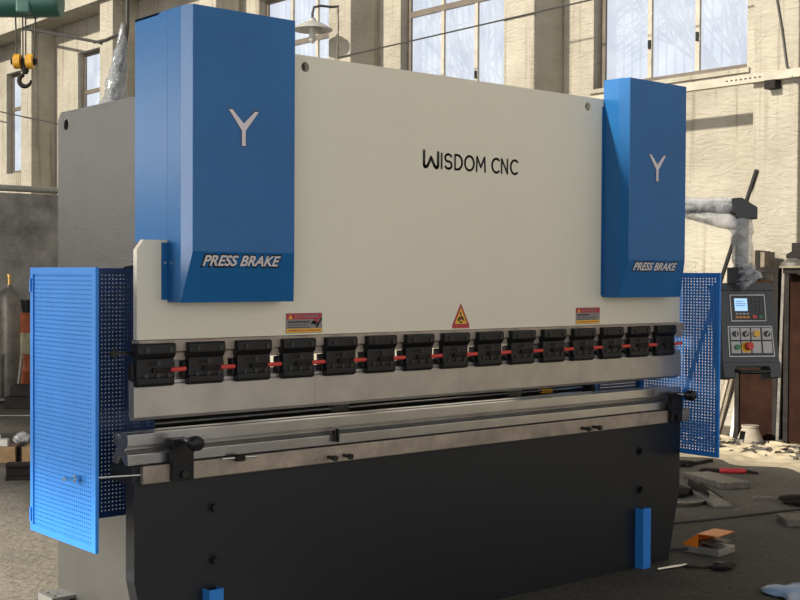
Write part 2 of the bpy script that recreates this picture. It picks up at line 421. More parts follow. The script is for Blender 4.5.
# ram plate with two lifting holes
def plate_with_holes(poly, holes, y0, y1, axis=1):
    bm = bmesh.new(); edges = []
    def loop(pts):
        vs = [bm.verts.new((p[0], 0, p[1])) for p in pts]
        for i in range(len(vs)): edges.append(bm.edges.new((vs[i], vs[(i+1) % len(vs)])))
    loop(poly)
    for cx, cz, r in holes: loop([(cx+r*math.cos(2*math.pi*i/20), cz+r*math.sin(2*math.pi*i/20)) for i in range(20)])
    bmesh.ops.triangle_fill(bm, edges=edges, use_beauty=True, use_dissolve=False)
    bm.verts.index_update()
    tri = [[v.index for v in f.verts] for f in bm.faces]; co = [v.co.copy() for v in bm.verts]
    bnd = [(e.verts[0].index, e.verts[1].index) for e in bm.edges if len(e.link_faces) == 1]
    nv = len(co); mb = MB()
    P = (lambda x, t, z: (x, t, z)) if axis == 1 else (lambda x, t, z: (t, x, z))
    mb.add([P(c.x, y0, c.z) for c in co]+[P(c.x, y1, c.z) for c in co],
           [tuple(t) for t in tri]+[tuple(i+nv for i in t)[::-1] for t in tri]+[(a, b, b+nv, a+nv) for a, b in bnd])
    bm.free(); return mb
ram = plate_with_holes([(0, 1.3436), (L, 1.3436), (L, 1.695), (L-.03, 1.735), (L-.19, 1.735), (L-.19, 2.54), (.16, 2.54), (.16, 1.735), (.03, 1.735), (0, 1.695)],
                       [(.8014, 2.4903, .0215), (L-.8014, 2.4903, .0215)], 0, .028)
build(ram, 'ram_plate', 'cream', pb)
for x in (.8014, L-.8014): build(MB().cyl((x, .029, 2.4903), (x, .06, 2.4903), .03, n=20), 'lifting_boss', 'scrapsteel', pb, smooth=True)
# side frames: C-shaped plates with the throat open to the front
def side_frame(x0, x1):
    p = [(.072, 0), (1.08, 0), (1.08, 2.31), (1.05, 2.343), (.062, 2.343), (.062, 1.66), (.45, 1.63), (.45, .62), (.40, .585), (.072, .585)]
    # outline in y,z ; the hole near the upper rear corner
    return plate_with_holes(p, [(.996, 2.281, .024)], x0, x1, axis=0)
build(side_frame(.18, .23), 'side_frame', 'gray', pb, bevel=.002)
build(side_frame(L-.23, L-.18), 'side_frame', 'gray', pb, bevel=.002)
build(MB().box(.23, L-.23, .55, .60, 1.70, 2.2).box(.23, L-.23, .62, .68, .05, .55), 'cross_plate', 'gray', pb)
# base plate with its tapered ends
build(MB().prism([(-.011, .79), (-.011, .40), (.075, 0), (3.352, 0), (3.448, .40), (3.448, .79)], 1, 0, .07), 'base_plate', 'dark', pb, bevel=.003)
for x, z in ((.348, .653), (.352, .437), (3.088, .640), (3.091, .428)):
    b = build(MB().cyl((x, -.004, z), (x, 0, z), .026, n=20), 'washer', 'bolt', pb, smooth=True)
    build(MB().cyl((x, -.022, z), (x, -.004, z), .016, n=16).cyl((x, -.0225, z), (x, -.021, z), .008, n=6), 'bolt', 'bolt', b, smooth=True)
# bed: table and front rail
build(MB().box(-.03, 3.46, -.015, .16, .785, .8555), 'bed_table', 'dark', pb)
build(MB().box(.004, 3.484, -.045, -.015, .786, .856), 'bed_rail', 'rail', pb, bevel=.004)
for x in (.900, .985, 2.552, 2.640):
    b = build(MB().cyl((x, -.085, .812), (x, -.045, .812), .008, n=12).cyl((x, -.1, .812), (x, -.085, .812), .013, n=14), 'rail_bolt', 'bolt', pb, smooth=True)
# toggle clamp lying on the front rail
tg = build(MB().box(.415, .455, -.075, -.045, .84, .868), 'toggle_clamp', 'darksteel', pb, bevel=.004)
build(MB().cyl((.35, -.06, .856), (.52, -.06, .852), .005, n=10), 'toggle_rod', 'chrome', tg, smooth=True)
# V die: four-way block, grooves in every side
yc, zc, a = .035, .921, .060
gh = .021
dp = [(-a, -a), (-gh*1.5, -a), (0, -a+.030), (gh*1.5, -a), (a, -a), (a, -gh), (a-.036, 0), (a, gh), (a, a), (gh*.9, a), (0, a-.022), (-gh*.9, a), (-a, a), (-a, gh*.8), (-a+.028, 0), (-a, -gh*.9)]
build(MB().prism([(yc+y, zc+z) for y, z in dp], 0, -.052, 3.40), 'lower_die', 'die', pb, bevel=.0015)
build(MB().box(-.02, 3.42, -.033, .105, .8555, .8605), 'die_base_strip', 'darksteel', pb)
build(MB().box(.935, .943, -.045, -.025, .875, .925).box(.952, .960, -.045, -.025, .872, .93), 'die_clip', 'black', pb)
# end stops of the die with their screws
for x0, x1 in ((.118, .212), (3.272, 3.366)):
    st = build(MB().box(x0, x1, -.075, -.045, .790, .955), 'die_stop', 'black', pb, bevel=.003)
    xm = (x0+x1)/2
    kb = build(MB().cyl((xm, -.13, .946), (xm, -.075, .946), .007, n=12), 'stop_screw', 'chrome', st, smooth=True)
    build(MB().tube([(xm, -.125, .946), (xm, -.14, .946), (xm, -.165, .946), (xm, -.185, .946), (xm, -.19, .946)], [.014, .026, .031, .027, .018], 18), 'stop_knob', 'black', st, smooth=True)
    build(MB().cyl((xm, -.088, .816), (xm, -.075, .816), .015, n=16).cyl((xm, -.0885, .816), (xm, -.087, .816), .007, n=6), 'stop_bolt', 'bolt', st, smooth=True)
# tool-holder strips on the ram's lower edge
build(MB().box(-.008, L, -.032, .028, 1.296, 1.342), 'ram_edge_strip', 'rail', pb, bevel=.003)
build(MB().box(-.004, L, -.020, .025, 1.262, 1.292), 'ram_key_strip', 'rail', pb, bevel=.002)
# the punch: four lengths of tool side by side, with a hooked tang
segs = [-.025, .844, 1.703, 2.562, 3.418]
pp = [(-.016, 1.185), (.010, 1.185), (.010, 1.21), (.022, 1.21), (.022, 1.16), (.020, 1.05), (.008, 1.030), (.006, 1.030), (-.022, 1.044), (-.022, 1.168), (-.016, 1.172)]
for s0, s1 in zip(segs[:-1], segs[1:]):
    build(MB().prism(pp, 0, s0+.0006, s1-.0006), 'upper_punch', 'steel', pb, bevel=.0012)
# fifteen quick clamps
cw = .168
def clamp_parts():
    c0 = MB()
    c0.prism([(-.058, .165), (-.058, .131), (-.044, .112), (0, .112), (0, .172), (-.052, .172)], 0, 0, cw)       # upper jaw
    c0.prism([(-.044, .112), (-.044, .040), (-.050, .036), (-.050, .012), (-.036, .003), (-.010, .003), (-.010, .112)], 0, .004, cw-.002)
    c0.box(-.010, cw+.012, -.026, .010, .030, .098)                                                                # body behind the jaws
    return c0
cl0 = build(clamp_parts(), 'quick_clamp', 'black', pb, loc=(-.028-1.7, -.002, 1.160), local=True, bevel=.0035)
def cb(x, z, y, r): return MB().cyl((x, y-.004, z), (x, y, z), r, n=14).cyl((x, y-.0045, z), (x, y-.0035, z), r*.5, n=6)
for x, z, y, r in ((.040, .147, -.058, .0095), (.143, .147, -.058, .0095), (.097, .094, -.044, .0105), (.042, .046, -.044, .0095), (.094, .046, -.044, .0095), (.144, .046, -.044, .0095)):
    build(cb(x, z, y, r), 'clamp_bolt', 'bolt', cl0, local=True, smooth=True)
build(MB().prism([(.058+.0075*math.cos(t), .094+.0075*math.sin(t)) for t in [R(90+22.5*i) for i in range(9)]]+[(.078+.0075*math.cos(t), .094+.0075*math.sin(t)) for t in [R(-90+22.5*i) for i in range(9)]], 1, -.0450, -.0435),
      'adjusting_slot', 'darksteel', cl0, local=True)
lev = build(MB().tube([(.078, -.052, .0665), (.146, -.056, .0675)], .0068, 12).cyl((.078, -.056, .0665), (.078, -.042, .0665), .011, n=14), 'clamp_lever', 'darksteel', cl0, local=True, smooth=True)
build(MB().tube([(.144, -.056, .0675), (.206, -.062, .069), (.209, -.062, .069)], [.0088, .0088, .006], 12), 'lever_grip', 'red', cl0, local=True, smooth=True)['label'] = 'red lever grip'
for i in range(1, 15):
    c = cl0.copy(); COL.objects.link(c); c.parent = pb; c.location = (-.028+.2276*i-1.7, -.002, 1.160)
    for ch in list(cl0.children):
        d = ch.copy(); COL.objects.link(d); d.parent = c
# cylinder covers
for X0, lab in ((.1325, 'left'), (2.7567, 'right')):
    W = .5375; cr = .039; zt = 2.640; zb = 1.490; zk = 1.690; yf = -.163; yc_ = -.105; ch = .019
    back = .262 if lab == 'left' else 0.0
    X1 = X0+W
    vs = [(X0, 0, zb), (X0, yc_, zb), (X1, yc_, zb), (X1, 0, zb),                         # 0-3 bottom
          (X0, yc_, zt), (X0+ch, yf, zt), (X1-cr, yf, zt), (X1, yc_, zt),                  # 4-7 top front
          (X0+ch, yf, zk), (X1-cr, yf, zk), (X0, 0, zt), (X1, 0, zt)]
    fs = [(0, 1, 2, 3), (1, 8, 5, 4), (1, 2, 9, 8), (8, 9, 6, 5), (2, 7, 6, 9), (0, 10, 4, 1), (3, 2, 7, 11), (10, 11, 7, 6, 5, 4), (0, 3, 11, 10)]
    mb = MB().add(vs, fs)
    if lab == 'left': mb.box(X0, X0+.012, 0, back, 1.732, zt).box(X0, X1, .062, back, zt-.012, zt)
    else: mb.box(X1-.012, X1, 0, .262, 1.732, zt).box(X0+.36, X1, .062, .262, zt-.012, zt)
    cv = build(mb, 'cylinder_cover', 'blue', pb, bevel=.002)
    build(MB().box(X0-.026, X0, -.004, 0, 1.50, 1.725) if lab == 'left' else MB().box(X0-.012, X0, -.004, 0, 1.50, 2.5), 'cover_flange', 'blue', cv)
    if lab == 'left':
        for z in (1.645, 1.652+.0): pass
        build(MB().cyl((X0-.013, -.008, 1.645), (X0-.013, -.003, 1.645), .006, n=10), 'flange_screw', 'chrome', cv, smooth=True)
    # letter Y
    xc = X0+.2495; zy = 2.111
    yy = .0725; st_ = .0175
    def yletter(g):
        m_ = MB(); s_ = st_/2
        t0, t1, zm = -.062, .062, .060
        poly = [(-s_-g, -g), (s_+g, -g), (s_+g, zm), (t1+s_+g*1.2, .140+g), (t1-s_-g*1.2, .140+g), (0, zm+.028-g*1.4), (t0+s_+g*1.2, .140+g), (t0-s_-g*1.2, .140+g), (-s_-g, zm)]
        return [(xc+p[0], zy+p[1]) for p in poly]
    build(MB().prism(yletter(.0035), 1, yf-.0012, yf), 'letter_outline', 'black_ink', cv)
    build(MB().prism(yletter(0), 1, yf-.0022, yf-.0012), 'cover_letter', 'white_ink', cv)
    # lettering on the sloping lower face
    sl = math.atan2(yf-yc_, zk-zb)
    wdt, hgt = .362, .044
    def on_slope(mb, z0, lift):
        f = (z0-zb)/(zk-zb); y0 = yc_+(yf-yc_)*f
        return moved(mb, Matrix.Translation((0, y0-lift, z0)) @ Matrix.Rotation(-sl, 4, 'X'))
    back_t = text_mesh('PRESS BRAKE', wdt+.014, hgt+.014, .060, .22, .0012)
    front_t = text_mesh('PRESS BRAKE', wdt, hgt, .024, .22, .0012)
    xs = X0+.070
    build(moved(on_slope(back_t, 1.627, .0008), Matrix.Translation((xs-.007, 0, 0))), 'lettering_outline', 'black_ink', cv)
    build(moved(on_slope(front_t, 1.634, .0022), Matrix.Translation((xs, 0, 0))), 'cover_lettering', 'white_ink', cv)
# lettering on the ram : WISDOM CNC, the W drawn as a hooked mark
def ram_letters():
    m_ = MB(); H = .068; t = .0125
    z0, z1 = 0, H
    x = 0.
    P = []
    # W mark: left stem hooked right, peak in the middle, right stem hooked left
    P.append([(0, H*1.08), (0, .012)]+arc(.010, .012, .010, .012, 180, 290, 6)+[(.024, .008), (.046, .046), (.068, .008)]+arc(.082, .012, .010, .012, 250, 360, 6)+[(.092, H*1.04)])
    x = .115; P.append([(x, 0), (x, H)])                                            # I
    x = .138                                                                         # S
    P.append(arc(x+.022, H*.745, .022, H*.255, 25, 250, 10)+arc(x+.022, H*.255, .022, H*.255, 70, -155, 10))
    x = .205                                                                         # D
    P.append([(x, 0), (x, H), (x+.015, H)]+arc(x+.015, H/2, .033, H/2, 90, -90, 12)+[(x, 0)])
    x = .272; P.append(arc(x+.031, H/2, .031, H/2, 0, 360, 20))                      # O
    x = .352; P.append([(x, 0), (x+.004, H), (x+.030, .020), (x+.056, H), (x+.060, 0)])  # M
    x = .462; P.append(arc(x+.030, H/2, .030, H/2, 50, 310, 14))                     # C
    x = .530; P.append([(x, 0), (x, H), (x+.042, 0), (x+.042, H)])                   # N
    x = .596; P.append(arc(x+.030, H/2, .030, H/2, 50, 310, 14))                     # C
    q = MB()
    for i, path in enumerate(P):
        strokes(q, [path], t*1.25 if i == 0 else t*.9, -.0012, 0)
    w0 = max(v[0] for v in q.v)
    return q, w0
lt, w0 = ram_letters()
build(moved(lt, Matrix.Translation((1.484, -.0005, 2.106)) @ Matrix.Scale(.626/w0, 4, (1, 0, 0))), 'ram_lettering', 'black_ink', pb)
# warning labels
for x0, x1, hand in ((.704, .896, True), (2.548, 2.738, False)):
    z0, z1 = 1.351, 1.437
    wl_ = build(MB().box(x0, x1, -.0018, 0, z0, z1), 'warning_label', 'lab_grey', pb)
    wl_['label'] = 'red, grey and yellow warning sticker'
    build(MB().box(x0+.003, x1-.003, -.0024, -.0017, z1-.027, z1-.002), 'label_header', 'lab_red', wl_)
    build(MB().box(x0+.003, x1-.003, -.0024, -.0017, z0+.002, z0+.020), 'label_footer', 'lab_yellow', wl_)
    build(MB().prism([(x0+.012, z1-.025), (x0+.034, z1-.025), (x0+.023, z1-.006)], 1, -.003, -.0023), 'label_symbol', 'lab_yellow', wl_)
    build(moved(text_mesh('D.G. WARNING', .125 if hand else .11, .014, .01, 0, .0006), Matrix.Translation((x0+.048, -.0024, z1-.021))), 'label_title', 'lab_grey', wl_)
    ln = MB()
    for i, (wf, h_) in enumerate(((.115, .008), (.10, .0035), (.112, .0035)) if hand else ((.09, .008), (.15, .0035), (.15, .0035))):
        z = z1-.042-i*.0105; x = x0+.012
        while x < x0+.012+wf:
            d_ = random.uniform(.006, .014); ln.box(x, min(x+d_, x0+.012+wf), -.0024, -.0017, z, z+h_); x += d_+.003
    build(ln, 'label_text', 'black_ink', wl_)
    f2 = MB(); x = x0+.012
    while x < x1-.02:
        d_ = random.uniform(.005, .016); f2.box(x, x+d_, -.003, -.0023, z0+.008, z0+.014); x += d_+.005
    build(f2, 'label_footer_text', 'lab_red', wl_)
    if hand:
        hm = MB(); strokes(hm, [[(x1-.056, z1-.046), (x1-.040, z1-.038), (x1-.022, z1-.050)], [(x1-.030, z1-.060), (x1-.006, z1-.026)], [(x1-.050, z1-.038), (x1-.038, z1-.050)]], .009, -.003, -.0022)
        build(hm, 'label_hand', 'black_ink', wl_)
        build(MB().box(x1-.042, x1-.022, -.0027, -.0017, z1-.047, z1-.026), 'label_patch', 'lab_red', wl_)
tl = build(MB().prism([(1.669, 1.350), (1.780, 1.350), (1.780, 1.366), (1.7245, 1.468), (1.669, 1.366)], 1, -.0018, 0), 'hazard_sign', 'lab_red', pb)
tl['label'] = 'triangular yellow and red hazard sticker'
build(MB().prism([(1.685, 1.371), (1.764, 1.371), (1.7245, 1.448)], 1, -.0024, -.0017), 'hazard_triangle', 'lab_yellow', tl)
hz = MB(); strokes(hz, [[(1.722, 1.424), (1.724, 1.412)], [(1.706, 1.393), (1.716, 1.402), (1.730, 1.398), (1.744, 1.388)], [(1.708, 1.386), (1.722, 1.392)], [(1.730, 1.405), (1.738, 1.396)], [(1.718, 1.378), (1.730, 1.378)]], .008, -.003, -.0022)
build(hz, 'hazard_pictogram', 'black_ink', tl)
# side guards of perforated sheet
def guard(xs, xi, sgn):
    y0, y1, z0, z1 = -.245, .308, .595, 1.624
    fw = .026
    g = build(MB().ring(y0, y1, z0, z1, fw, xs-.006, xs+.008, axis=0), 'side_guard', 'blue_guard', pb, bevel=.0015)
    build(perf('x', xs, y0+fw-.002, y1-fw+.002, z0+fw-.002, z1-fw+.002, hole=.0062 if sgn < 0 else .0072, wide=1 if sgn < 0 else 1.22), 'perforated_sheet', 'blue_guard', g)
    a0, a1 = (xs+.012, xi) if sgn < 0 else (xi, xs)
    g2 = build(MB().ring(a0, a1, z0+.008, z1, .022, y1+.0, y1+.018, axis=1), 'rear_guard', 'blue_shaded', pb)
    build(perf('y', y1+.004, a0+.02, a1-.02, z0+.028, z1-.02), 'perforated_sheet', 'blue_shaded', g2)
    return g
gl = guard(-.292, .252, -1)
for z in (1.555, .66): build(MB().cyl((-.300, .296, z-.026), (-.300, .296, z+.026), .006, n=10), 'guard_hinge', 'blue_guard', gl, smooth=True)
b_ = build(MB().cyl((-.352, -.105, .852), (-.30, -.105, .848), .0085, n=12).cyl((-.312, -.105, .849), (-.298, -.105, .848), .015, n=6), 'guard_bolt', 'chrome', gl, smooth=True)
gr = guard(3.47, 3.09, 1)
build(MB().cyl((-.29, -.03, .836), (.01, -.03, .823), .0035, n=8), 'tie_rod', 'chrome', pb, smooth=True)
build(MB().cyl((3.48, -.03, .826), (3.62, -.03, .835), .0045, n=8), 'tie_rod', 'chrome', pb, smooth=True)
build(MB().box(-.10, .0, -.01, .0, 1.288, 1.302).cyl((-.10, -.012, 1.295), (-.10, .004, 1.295), .017, n=12), 'end_lever', 'black', pb)
# back gauge seen through the gap between punch and die
bg = build(MB().box(.26, 3.17, .42, .46, .80, 1.005), 'back_gauge_beam', 'darksteel', pb)
build(MB().cyl((.3, .395, .956), (3.05, .395, .964), .0075, n=8).cyl((.3, .395, .932), (3.05, .395, .940), .006, n=8), 'gauge_rail', 'chrome', bg, smooth=True)
for x in (1.25, 2.45): build(MB().box(x, x+.10, .385, .42, .945, .985), 'gauge_finger', 'scrapsteel', bg, bevel=.003)
build(MB().box(2.72, 2.80, .388, .42, .95, .972), 'gauge_finger', 'yellow', bg)
build(MB().box(.23, L-.23, .50, .62, .70, .84), 'gauge_carrier', 'dark', pb)
# blue channel uprights standing against the base, floor foot plates
for x0 in (.297, 3.052):
    z1 = .330
    build(MB().prism([(x0, 0), (x0, -.056), (x0+.066, -.056), (x0+.066, -.006), (x0+.062, -.006), (x0+.062, -.052), (x0+.004, -.052), (x0+.004, 0)], 2, 0, z1), 'blue_upright', 'blue_guard', pb, bevel=.001)
fm = MB()
pz = plate_with_holes([(.065, .895), (.18, .895), (.18, 1.04), (.065, 1.04)], [(.10, .93, .012), (.13, .965, .008), (.10, 1.00, .012)], 0, .014)
fm.v = [(v[0], v[2], .130+v[1]) for v in pz.v]; fm.f = pz.f
fm.box(.065, .077, .895, 1.04, 0, .130).box(.077, .18, .96, .972, 0, .130)
build(fm, 'foot_bracket', 'grey_bracket', pb)

# ------------------------------------------------------------------ control pendant
cp = thing('control_pendant', 'grey control box hanging from a film-wrapped swing arm right of machine', 'control panel', (4.19, .10, 2.0))
c = Vector((4.216, .067, 1.278)); nh = Vector((-.477, -.879, 0)).normalized(); u = Vector((.879, -.477, 0)).normalized(); th = R(10)
v = Vector((0, 0, math.cos(th)))-math.sin(th)*nh; nn = u.cross(v)
# local axes: x = along the face, y = into the box, z = up the face
CM = Matrix(((u.x, -nn.x, v.x, c.x), (u.y, -nn.y, v.y, c.y), (u.z, -nn.z, v.z, c.z), (0, 0, 0, 1)))
def CB(mb): return moved(mb, CM)
hs = MB(); D_ = .13
hs.prism([(-.188, -.205), (.190, -.205), (.182, .245), (-.177, .245)], 1, 0, D_)             # body
hs.prism([(-.184, .245), (.186, .245), (.186, .296), (-.184, .292)], 1, .004, D_)            # cap strip
hs.prism([(-.196, -.200), (.192, -.200), (.186, -.297), (.112, -.297), (.112, -.228), (-.110, -.228), (-.110, -.297), (-.188, -.293)], 1, -.012, D_-.02)
hz_ = build(CB(hs), 'console_housing', 'console', cp, bevel=.005)
hd = build(CB(MB().tube([(-.112, -.01, -.248), (-.10, -.035, -.262), (0, -.040, -.266), (.10, -.035, -.262), (.112, -.01, -.248)], .011, 12)), 'console_handle', 'panel_black', cp, smooth=True)
sp = build(CB(MB().prism([(-.116, .050), (.119, .052), (.119, .220), (-.116, .218)], 1, -.006, 0)), 'screen_panel', 'bezel', cp, bevel=.002)
build(CB(MB().box(-.109, .112, -.008, -.005, .058, .212)), 'panel_face', 'panel_black', sp)
build(CB(MB().box(-.088, -.003, -.0092, -.0078, .116, .194)), 'display', 'screen', sp)
tx = MB()
for z, wd in ((.172, .05), (.158, .065), (.146, .06)): tx.box(-.080, -.080+wd, -.0096, -.0090, z, z+.005)
build(CB(tx), 'display_text', 'screen_text', sp)
for i in range(3):
    for j in range(4):
        x = .036+i*.024; z = .184-j*.0215
        build(CB(MB().box(x-.008, x+.008, -.011, -.0078, z-.007, z+.007)), 'keypad_key', 'key', sp)
for i in range(4):
    x = -.078+i*.0245
    build(CB(MB().box(x-.007, x+.007, -.011, -.0078, .094, .103)), 'function_key', 'panel_white', sp)
    build(CB(MB().box(x-.010, x+.010, -.011, -.0078, .071, .084)), 'function_key', 'orange_key', sp)
build(CB(MB().box(.026, .054, -.012, -.0078, .070, .088)), 'stop_key', 'red', sp)
build(CB(MB().box(.070, .094, -.012, -.0078, .072, .086)), 'start_key', 'green', sp)
bp_ = build(CB(MB().prism([(-.146, -.168), (.160, -.168), (.154, .024), (-.142, .024)], 1, -.005, 0)), 'switch_panel', 'bezel', cp, bevel=.002)
build(CB(MB().prism([(-.138, -.160), (.152, -.160), (.146, .016), (-.134, .016)], 1, -.007, -.004)), 'panel_face', 'panel_black', bp_)
xs_ = (-.098, -.030, .040, .112)
for r0, zc_ in ((0, -.026), (1, -.108)):
    for i, x in enumerate(xs_):
        pl_ = build(CB(MB().box(x-.030, x+.030, -.0085, -.0065, zc_-.036, zc_+.036)), 'switch_plate', 'panel_white', bp_)
        if r0 == 0 and i != 2:
            build(CB(MB().cyl((x, -.022, zc_), (x, -.008, zc_), .018, n=20)), 'rotary_switch', 'panel_black', bp_, smooth=True)
            ptr = moved(MB().box(-.004, .004, -.026, -.021, -.015, .015), Matrix.Translation((x, 0, zc_)) @ Matrix.Rotation(R(0 if i == 0 else 40), 4, 'Y'))
            build(CB(ptr), 'switch_pointer', 'panel_white', bp_)
        elif r0 == 0:
            build(CB(MB().cyl((x, -.024, zc_), (x, -.008, zc_), .021, .018, n=20)), 'indicator_lamp', 'yellow', bp_, smooth=True)
        elif i == 0:
            build(CB(MB().cyl((x+.006, -.022, zc_), (x+.006, -.008, zc_), .017, n=20)), 'push_button', 'green', bp_, smooth=True)
        elif i == 1:
            build(CB(MB().cyl((x, -.010, zc_), (x, -.0082, zc_), .034, n=24)), 'emergency_ring', 'yellow', bp_, smooth=True)
            build(CB(MB().cyl((x+.008, -.020, zc_+.004), (x+.003, -.009, zc_), .012, n=16).cyl((x+.012, -.042, zc_+.006), (x+.008, -.020, zc_+.004), .024, n=22)), 'emergency_stop', 'red', bp_, smooth=True)
# arm, elbow and drop tube
A0 = Vector((3.56, .62, 2.03)); A1 = Vector((4.13, .155, 2.035))
build(MB().box(3.245, 3.56, .60, .68, 1.98, 2.08), 'arm_root', 'console', cp)
dirv = (A1-A0).normalized(); side = dirv.cross(Vector((0, 0, 1))).normalized()
def bar(p, q, hw, z0, z1):
    vs = []
    for P_ in (p, q):
        for sx in (-hw, hw):
            for z in (z0, z1): vs.append((P_.x+side.x*sx, P_.y+side.y*sx, z))
    return MB().add(vs, [(0, 1, 3, 2), (4, 6, 7, 5), (0, 4, 5, 1), (2, 3, 7, 6), (0, 2, 6, 4), (1, 5, 7, 3)])
build(bar(A0, A1, .035, 1.995, 2.066), 'swing_arm', 'console', cp, bevel=.006)
# elbow: block with a sloping upper corner, profile in the plane of the arm
EM = Matrix(((dirv.x, -side.x, 0, 4.19), (dirv.y, -side.y, 0, .107), (0, 0, 1, 0), (0, 0, 0, 1)))
build(moved(MB().prism([(-.085, 2.03), (-.075, 2.082), (-.015, 2.086), (.082, 2.028), (.082, 1.955), (-.050, 1.955), (-.058, 1.985), (-.085, 1.99)], 1, -.05, .05), EM), 'arm_elbow', 'panel_black', cp, bevel=.006)
build(MB().cyl((4.19, .107, 1.58), (4.19, .107, 1.96), .040, n=20), 'drop_tube', 'channel', cp, smooth=True)
build(MB().cyl((4.20, .10, 1.560), (4.20, .10, 1.665), .055, n=20).box(4.13, 4.20, .10, .17, 1.565, 1.66), 'swivel_joint', 'console', cp, smooth=True)
# clear film wound round the arm and tube
def crumple(path, rad, n, amp, seed, flat=1.):
    rnd = random.Random(seed); pts = [Vector(p) for p in path]; fine = []; rr = []
    for i in range(len(pts)-1):
        for k in range(6):
            f = k/6; fine.append(pts[i].lerp(pts[i+1], f)); rr.append(rad[i]*(1-f)+rad[i+1]*f)
    fine.append(pts[-1]); rr.append(rad[-1])
    mb = MB().tube(fine, rr, n)
    ph = [rnd.uniform(0, 6.28) for _ in range(4)]
    out = []
    for i, vv in enumerate(mb.v):
        r_i, j = divmod(i, n); ctr = fine[min(r_i, len(fine)-1)]; a = 2*math.pi*j/n
        k = 1+amp*(math.sin(3*a+r_i*.9+ph[0])+.6*math.sin(5*a-r_i*1.3+ph[1])+.4*math.sin(2*a+r_i*2.1+ph[2]))
        out.append(tuple(ctr+(Vector(vv)-ctr)*k))
    mb.v = out; return mb
build(crumple([A0+Vector((0, 0, .002)), A0.lerp(A1, .33), A0.lerp(A1, .66), A1+dirv*.0], [.052, .050, .054, .056], 28, .05, 1), 'film_wrap', 'wrap', cp, smooth=True)
build(crumple([(4.19, .107, 1.96), (4.19, .107, 1.90), (4.19, .105, 1.80), (4.19, .10, 1.70), (4.19, .10, 1.66)], [.060, .066, .062, .060, .056], 30, .06, 2), 'film_wrap', 'wrap', cp, smooth=True)
build(crumple([(4.19, .095, 1.672), (4.20, .085, 1.64), (4.215, .075, 1.60), (4.22, .07, 1.575), (4.225, .066, 1.568)], [.050, .062, .068, .080, .070], 30, .10, 3), 'film_wrap', 'wrap', cp, smooth=True)
build(crumple([A0.lerp(A1, .45)+Vector((0, 0, -.03)), A0.lerp(A1, .8)+Vector((0, 0, -.065)), (4.15, .13, 1.93), (4.17, .115, 1.86)], [.018, .040, .050, .030], 18, .10, 4), 'film_wrap', 'wrap', cp, smooth=True)

# ------------------------------------------------------------------ foot pedal and floor things
def rotz(deg, p): return Matrix.Translation(p) @ Matrix.Rotation(R(deg), 4, 'Z')
fp = thing('foot_pedal', 'orange hooded foot switch with grey base on the floor right of base', 'foot switch', (3.70, -.02, 0))
PM = rotz(7.8, (3.705, -.020, 0))
build(moved(MB().box(-.10, .10, -.115, .115, 0, .040), PM), 'pedal_base', 'pedal_grey', fp, bevel=.004)
hood = MB()
hood.prism([(.115, .036), (.115, .050), (.018, .118), (.018, .036)], 0, -.10, -.096)
hood.prism([(.115, .036), (.115, .050), (.018, .118), (.018, .036)], 0, .096, .10)
hood.prism([(.115, .050), (.018, .118), (.018, .112), (.111, .046)], 0, -.096, .096)
hood.box(-.096, .096, .109, .115, .036, .05)
hood.box(-.10, .106, -.105, .022, .112, .118)
build(moved(hood, PM), 'pedal_hood', 'orange', fp, bevel=.0015)
build(moved(MB().prism([(.010, .062), (-.10, .050), (-.105, .056), (.010, .074)], 0, -.085, -.005), PM), 'treadle', 'scrapsteel', fp, bevel=.003)
build(moved(MB().prism([(.010, .062), (-.10, .060), (-.105, .066), (.010, .074)], 0, .005, .085), PM), 'treadle', 'scrapsteel', fp, bevel=.003)
build(moved(MB().box(-.04, .04, -.02, .02, .040, .060), PM), 'treadle_pivot', 'bolt', fp)
tag(build(MB().tube([(3.60, .05, .018), (3.50, .16, .008), (3.42, .22, .008)], .009, 8), 'pedal_cable', 'wire', smooth=True), 'black cable running from the orange foot switch to the machine', 'cable')

tag(build(MB().tube([(3.55, .85, .007), (4.0, .66, .007), (4.6, .50, .007), (5.2, .37, .007), (6.2, .10, .007), (7.5, -.1, .007)], .009, 8), 'floor_cable', 'wire', smooth=True), 'long black cable lying across the dark floor behind the orange foot switch', 'cable')
tag(build(moved(MB().cyl((-.105, 0, .009), (.105, 0, .009), .009, n=12), rotz(-11, (3.187, -.146, 0))), 'steel_rod', 'chrome', smooth=True), 'short bright steel rod on the floor beside right blue upright', 'rod')
def chunk(seed, n, r, h, elong=1.):
    rnd = random.Random(seed); bm = bmesh.new()
    bmesh.ops.create_icosphere(bm, subdivisions=2, radius=1)
    for v_ in bm.verts:
        k = rnd.uniform(.72, 1.12); v_.co = Vector((v_.co.x*r*elong*k, v_.co.y*r*k, (v_.co.z*k*.5+.5)*h))
    z0 = min(v_.co.z for v_ in bm.verts)
    mb = MB(); mb.v = [(v_.co.x, v_.co.y, v_.co.z-z0) for v_ in bm.verts]; bm.verts.index_update(); mb.f = [tuple(q.index for q in f.verts) for f in bm.faces]
    bm.free(); return mb
sc_ = thing('swarf_strip', 'crumpled dark metal offcut lying on floor in front of the orange foot switch', 'scrap', (3.372, -.29, 0))
build(moved(MB().prism([(-.13, 0), (-.12, .018), (-.02, .006), (.02, .012), (.02, 0)], 1, -.018, .012), rotz(-38, (3.36, -.26, 0))), 'offcut_strip', 'darksteel', sc_)
build(moved(chunk(3, 0, .055, .040, 1.5), rotz(-10, (3.40, -.335, 0))), 'offcut_lump', 'darksteel', sc_)
build(moved(MB().prism([(-.06, .03), (.05, .012), (.05, .018), (-.06, .038)], 1, -.012, .012), rotz(-30, (3.42, -.33, 0.006))), 'offcut_flake', 'scrapsteel', sc_)
